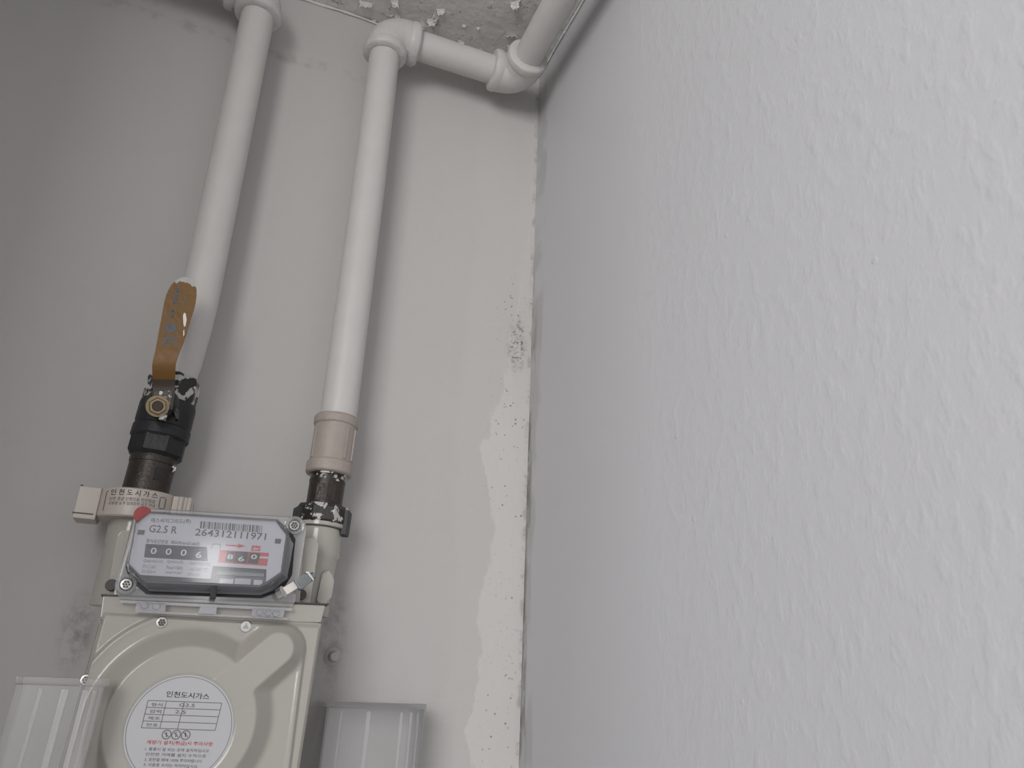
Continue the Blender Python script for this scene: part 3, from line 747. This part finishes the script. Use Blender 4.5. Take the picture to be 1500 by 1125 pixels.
# dial plate with cut-out for the optical window
yd = -.1080
dial = [(219, 752), (404, 763.5), (418.5, 783), (411, 838), (389.5, 852.5), (390.5, 834), (312, 829), (308.5, 848), (205, 842), (188, 825), (199.5, 768)]
bm = bmesh.new(); pxprism(bm, dial, yd, yd + .0012); dp = finish(bm, 'dial_plate', M['plate'], gm, 0); dp['label'] = 'white index plate with black and red counters'
yp_ = yd - .00012
lettering('에스씨지그리드(주)', (220, 766.5), (279, 768.5), 8, yp_, M['ink'], dp)
lettering('G2.5 R', (217.5, 779.5), (258.5, 782), 11, yp_, M['ink'], dp)
lettering('264312111971', (285, 784.5), (389, 791.5), 10.5, yp_, M['ink'], dp)
bm = bmesh.new(); rnd = random.Random(11); u = 294.0
while u < 385:
    w_ = rnd.choice((.9, .9, 1.6, 2.4)); v = 763.5 + (u - 294) * .072
    A = [(u, v), (u + w_, v + w_ * .07), (u + w_ - 1.2, v + 10.5), (u - 1.2, v + 10.5)]
    bm.faces.new([bm.verts.new(P(a, b, yp_)) for a, b in A]); u += w_ + rnd.choice((.8, 1.1, 1.5, 1.8))
finish(bm, 'barcode', M['ink'], dp, 0)
lettering('형식승인번호  제WPI-H-07-84호', (213.5, 795), (292, 800), 6, yp_, M['ink'], dp)
rows = (('Qmax=4.0 m³/h', 'Qt=0.4 m³/h', 'Qmin=0.025 m³/h'), ('V=1.2 dm³', 'Pmax=10kPa', '-10~55 ℃'), ('온도등급=H', 'tamp=10 dm³', '검정=1.5급'))
ends = (((209.5, 824, 238), (244.5, 825.5, 268), (277, 827.5, 307)), ((208, 832, 228), (243.5, 833.5, 267), (275.5, 836, 304)), ((207, 839.5, 227), (242, 841, 266), (274, 843.5, 292)))
for tr, er in zip(rows, ends):
    for t, (a, v, b) in zip(tr, er):
        lettering(t, (a, v), (b, v + (b - a) * .06), 5.2, yp_, M['greyink'], dp)
for q in ([(202.5, 776), (212, 776.5), (210.5, 783), (201, 782.5)], [(403.5, 789), (412, 789.5), (410.8, 796), (402.5, 795.5)]):
    bm = bmesh.new(); pxprism(bm, q, yp_ - .0008, yd + .001, .0002); finish(bm, 'plate_clip', M['gasket'], dp, 30)
# black counter with its digit wheels
cw = [(213.5, 796.5), (303, 801.5), (304, 822), (211, 816.3)]
bm = bmesh.new(); pxprism(bm, cw, yp_ - .0001, yp_ + .0008); ctr = finish(bm, 'counter_window', M['wheel'], dp, 0)
def wheel(u0, u1, v0, v1, txt, parent, dv=0, h=9.5):
    yw = yp_ - .0002
    bm = bmesh.new(); rows_ = []
    for k in range(7):
        t = k / 6; v = v0 + (v1 - v0) * t; bulge = .0009 * math.sin(math.pi * t)
        rows_.append([P(u0 - 3.4 * t, v, yw - bulge), P(u1 - 3.4 * t, v + (u1 - u0) * .06, yw - bulge), P(u1 - 3.4 * t, v + (u1 - u0) * .06, yw + .001), P(u0 - 3.4 * t, v, yw + .001)])
    ring_loft(bm, rows_, True); w_ = finish(bm, 'digit_wheel', M['wheel'], parent, 40)
    c = (u0 + u1) / 2 - 1.7; vm = (v0 + v1) / 2 + dv
    lettering(txt, (c - 4.6, vm + h / 2), (c + 4.2, vm + h / 2 + .6), h, yw - .00115, M['digit'], w_)
wheel(216, 236, 798, 815.0, '0', dp); wheel(238, 258, 799.2, 816.2, '0', dp); wheel(260, 280, 800.4, 817.4, '0', dp, .3); wheel(282, 302, 801.6, 818.6, '6', dp, 2.2)
# decimal part in red
red = [(322, 805.5), (394, 810), (391, 829), (319, 824)]
bm = bmesh.new(); pxprism(bm, red, yp_ - .0001, yp_ + .0008); finish(bm, 'red_frame', M['redink'], dp, 0)
wheel(333, 344, 807.5, 823, '8', dp, 0, 7); wheel(345, 364, 808.0, 824, '6', dp, 2.2, 7.5); wheel(366, 381, 809.5, 825, '0', dp, -2, 7)
strokes([[(380.5, 814.8), (393, 815.5), (392.6, 818.5), (380, 817.8)]], dp, M['plate'], yp_ - .0003, 'red_frame_gap')
strokes([[(330, 797.5), (349, 798.5), (349, 796.3), (360, 800), (348.2, 803), (348.5, 801), (330, 799.5)]], dp, M['redink'], yp_, 'red_arrow')
bm = bmesh.new(); pxprism(bm, [(369, 799), (382, 799.8), (381, 807.5), (368, 806.8)], yp_ - .0001, yp_ + .0008); rb = finish(bm, 'red_unit_box', M['redink'], dp, 0)
lettering('dm³', (370.5, 805.5), (380, 806), 4.5, yp_ - .0003, M['digit'], rb)
strokes([[(311, 796), (324, 796.8), (323.6, 798), (310.8, 797.2)], [(311, 796), (312, 796), (310, 804), (309, 804)], [(323.2, 796.8), (324, 796.8), (322.3, 804.8), (321.3, 804.8)]], dp, M['greyink'], yp_, 'unit_box')
# optical window under the red counter
bm = bmesh.new(); pxprism(bm, [(312, 829), (390.5, 834), (386, 869), (307, 866)], -.100, -.097); ow = finish(bm, 'optical_window', M['bezel'], gm, 0)
for q, m in (([(322, 847), (343, 848), (340, 861), (320, 860)], 'prismclear'), ([(372, 849), (385, 850), (383, 862), (371, 861)], 'prismclear'), ([(345, 847), (368, 848), (366, 862), (342, 861)], 'label'), ([(318, 836), (388, 840), (387, 845), (317, 842)], 'lead')):
    bm = bmesh.new(); pxprism(bm, q, -.1025, -.0995, .0004); finish(bm, 'window_prism', M[m], ow, 30)
# front glass
bm = bmesh.new(); gp_ = [(219, 752), (404, 763.5), (418.5, 783), (411, 838), (389.5, 852.5), (380, 857), (212, 850), (204, 842.5), (189, 827), (199.5, 768)]
pxprism(bm, gp_, -.1116, -.1102, .0002); finish(bm, 'index_glass', M['glass'], bz, 30)
# red tamper plug
c = P(209, 754, -.0905); bm = bmesh.new(); lathe(bm, [(c + Vector((0, .004, 0)), .0058), (c + Vector((0, -.0006, 0)), .0058), (c + Vector((0, -.0010, 0)), .0052)], 32); pl = finish(bm, 'tamper_plug', M['red'], gm, 40); pl['label'] = 'round red tamper plug'

# ------------------------------------------------------------------ cream collar clamped on the inlet
ccx = P(203, 735, YP).x
cl = thing('seal_collar', 'cream plastic seal collar with black lettering clamped on the meter inlet', 'seal collar', P(203, 760, YP))
ztop, zbot = P(197, 712, -.073).z, P(190, 754.5, -.073).z
RC = .0290
bm = bmesh.new(); lathe(bm, [(Vector((ccx, YP, zbot)), .0185), (Vector((ccx, YP, zbot)), RC - .001), (Vector((ccx, YP, zbot + .001)), RC), (Vector((ccx, YP, ztop - .001)), RC), (Vector((ccx, YP, ztop)), RC - .001), (Vector((ccx, YP, ztop)), .0172)], 56); shell = finish(bm, 'shell', M['cream_cap'], cl, 40)
for s in (-1, 1):
    bm = bmesh.new()
    x0 = ccx + s * (RC - .0045); x1 = ccx + s * (RC + .0105)
    box(bm, (min(x0, x1), YP - .017, zbot - (.003 if s < 0 else 0)), (max(x0, x1), YP + .006, ztop - .0005), .0012); cb = finish(bm, 'clasp', M['cream_cap'], cl, 40)
    if s < 0:
        bm = bmesh.new(); box(bm, (min(x0, x1) - .0004, YP - .0176, zbot + .0004), (max(x0, x1) - .002, YP + .0064, zbot + .0012)); finish(bm, 'clasp_seam', M['recess'], cb, 0)
        bm = bmesh.new(); box(bm, (min(x0, x1) - .0007, YP - .009, zbot + .010), (min(x0, x1) + .001, YP - .0065, zbot + .023)); finish(bm, 'clasp_slot', M['recess'], cb, 0)
    else:
        for k in range(2):
            bm = bmesh.new(); lathe(bm, [(Vector((x0 + .006 + k * .006, YP - .0165, zbot + .001)), .0022), (Vector((x0 + .006 + k * .006, YP - .0165, ztop - .001)), .0022)], 16); finish(bm, 'clasp_rib', M['cream_cap'], cb, 40)
def wrap(co):
    dx = max(-RC * .97, min(RC * .97, co.x - ccx)); return Vector((co.x, YP - math.sqrt(RC * RC - dx * dx) - .00018, co.z))
ych = YP - RC
lettering('인 천 도 시 가 스', (160.5, 723), (230, 729.5), 9, ych, M['ink'], shell, wrap)
lettering('안전 공급 신청으로 안전점검', (158.5, 731), (226, 736.5), 5.5, ych, M['greyink'], shell, wrap)
lettering('사용중 도구 임의조작 금지 안내', (157, 737.5), (226, 742.5), 5.2, ych, M['greyink'], shell, wrap)
# rectangular outline and little upright box
def wline(bm, a, b, wpx, n=14):
    A = P(*a, ych); B = P(*b, ych); up = (B - A).normalized(); s = Vector((-up.z, 0, up.x)) * wpx * .00028
    prev = None
    for k in range(n + 1):
        q = A + (B - A) * k / n; pr = (bm.verts.new(wrap(q - s)), bm.verts.new(wrap(q + s)))
        if prev: bm.faces.new((prev[0], pr[0], pr[1], prev[1]))
        prev = pr
for seg in ((((158.5, 716.6), (155, 716.5)), ((155, 716.5), (149, 745))), (((233, 723), (253, 726)),), (((235, 726), (243, 727)), ((243, 727), (240, 743)), ((240, 743), (232, 742.5)), ((232, 742.5), (235, 726)))):
    bm = bmesh.new()
    for a, b in seg: wline(bm, a, b, 1.2)
    bmesh.ops.remove_doubles(bm, verts=bm.verts, dist=.0007)
    finish(bm, 'printed_outline', M['greyink'], shell, 0)

# ------------------------------------------------------------------ metal seal tag
st = thing('seal_tag', 'small metal wire seal hooked through the right edge of clear cover', 'seal', P(412, 872, -.095))
a, b = P(409, 869, -.099), P(416, 865, -.101)
bm = bmesh.new(); lathe(bm, [(P(406.5, 871, -.098), .0032), (P(408, 870, -.099), .0044), (P(415, 866.5, -.101), .0044), (P(416.5, 865.8, -.101), .0034)], 20); finish(bm, 'loop', M['chrome'], st, 40)
bm = bmesh.new(); pxprism(bm, [(414, 861), (430, 851.5), (437, 861), (421, 871)], -.1035, -.1015, .0005); finish(bm, 'strap', M['strap'], st, 40)
bm = bmesh.new(); pxprism(bm, rounded([(431, 851), (448, 838), (459, 850), (440, 865)], 3, 3), -.1075, -.0985, .0010); blk = finish(bm, 'seal_block', M['lead'], st, 40)
bm = bmesh.new(); pxprism(bm, rounded([(436, 851), (446, 844), (452, 851), (441, 859)], 3, 3), -.1080, -.1074, .0002); finish(bm, 'stamped_face', M['lead'], blk, 40)
bm = bmesh.new(); lathe(bm, [(P(456, 845, -.103), .0028), (P(460, 843, -.103), .0028)], 18); finish(bm, 'rivet', M['lead'], st, 40)
bm = bmesh.new(); pxprism(bm, [(448, 838), (452, 836), (461, 849), (458, 851)], -.1065, -.0995, .0006); finish(bm, 'edge_plate', M['chrome'], st, 40)

# ------------------------------------------------------------------ bolt in the wall
q = P(487, 962, 0)
bo = thing('wall_bolt', 'small painted bolt stub sticking out of the wall right of the meter', 'bolt', q)
bm = bmesh.new(); lathe(bm, [(q, .0075), (q + Vector((0, -.0012, 0)), .0068), (q + Vector((0, -.0016, 0)), .0050)], 24, 0, True, .0006); finish(bm, 'plaster_ring', M['plain_wall'], bo, 50)
bm = bmesh.new(); lathe(bm, [(q, .0042), (q + Vector((0, -.011, 0)), .0042), (q + Vector((0, -.0122, 0)), .0034)], 24, 0, True, .0002); finish(bm, 'shank', M['plain_wall'], bo, 40)

# ------------------------------------------------------------------ frosted plastic guards beside the meter
def guard(label, x0, x1, y0, y1, ztop_, ribs, lean):
    g = thing('plastic_guard', label, 'plastic guard', Vector(((x0 + x1) / 2, (y0 + y1) / 2, -.26)), 'frosted guards beside the meter')
    zl_ = -.26; sh = lambda z: lean * (ztop_ - z); t = .0016
    def wallq(a, b, name, mat='guard'):
        bm = bmesh.new(); (ax, ay), (bx_, by) = a, b
        d = Vector((bx_ - ax, by - ay, 0)).normalized(); nrm = Vector((-d.y, d.x, 0)) * t
        prism(bm, [Vector((ax + sh(ztop_), ay, ztop_)), Vector((bx_ + sh(ztop_), by, ztop_)), Vector((bx_ - sh(zl_), by, zl_)), Vector((ax - sh(zl_), ay, zl_))], nrm, .0004)
        return finish(bm, name, M[mat], g, 30)
    fr = wallq((x0, y0), (x1, y0), 'front_panel')
    wallq((x0, y1), (x0, y0), 'side_panel'); wallq((x1, y0), (x1, y1), 'side_panel')
    bm = bmesh.new(); box(bm, (x0 - .001, y0 - .001, ztop_), (x1 + .001, y1, ztop_ + .0045), .0010); finish(bm, 'top_flange', M['guard'], g, 40)
    for x, wd, m in ribs:
        bm = bmesh.new(); zt_ = ztop_ - .002
        prism(bm, [Vector((x - wd / 2, y0 - .0012, zt_)), Vector((x + wd / 2, y0 - .0012, zt_)), Vector((x + wd / 2 - sh(zl_) , y0 - .0012, zl_)), Vector((x - wd / 2 - sh(zl_), y0 - .0012, zl_))], Vector((0, .0016, 0)), .0004)
        finish(bm, 'rib', M[m], fr, 30)
    return g
YG = -.135
a, b = P(22, 1010, YG), P(152, 1006, YG)
guard('frosted ribbed plastic guard overlapping the lower left edge of the meter', a.x, b.x, YG, -.112, P(80, 1004, YG).z, [(P(96, 1010, YG).x, .0035, 'guardrib'), (P(126, 1010, YG).x, .0028, 'guardrib'), (P(140, 1010, YG).x, .0018, 'guard'), (P(60, 1010, YG).x, .002, 'guard')], .04)
YG = -.045
a, b = P(478, 1045, YG), P(622, 1045, YG)
guard('frosted ribbed plastic guard standing against wall right of the meter', a.x, b.x, YG, -.002, P(540, 1038, YG).z, [(P(540, 1045, YG).x, .0032, 'guardrib'), (P(588, 1045, YG).x, .0022, 'guardrib'), (P(602, 1045, YG).x, .0018, 'guardrib'), (P(612, 1045, YG).x, .0016, 'guard'), (P(500, 1045, YG).x, .0016, 'guard')], .02)
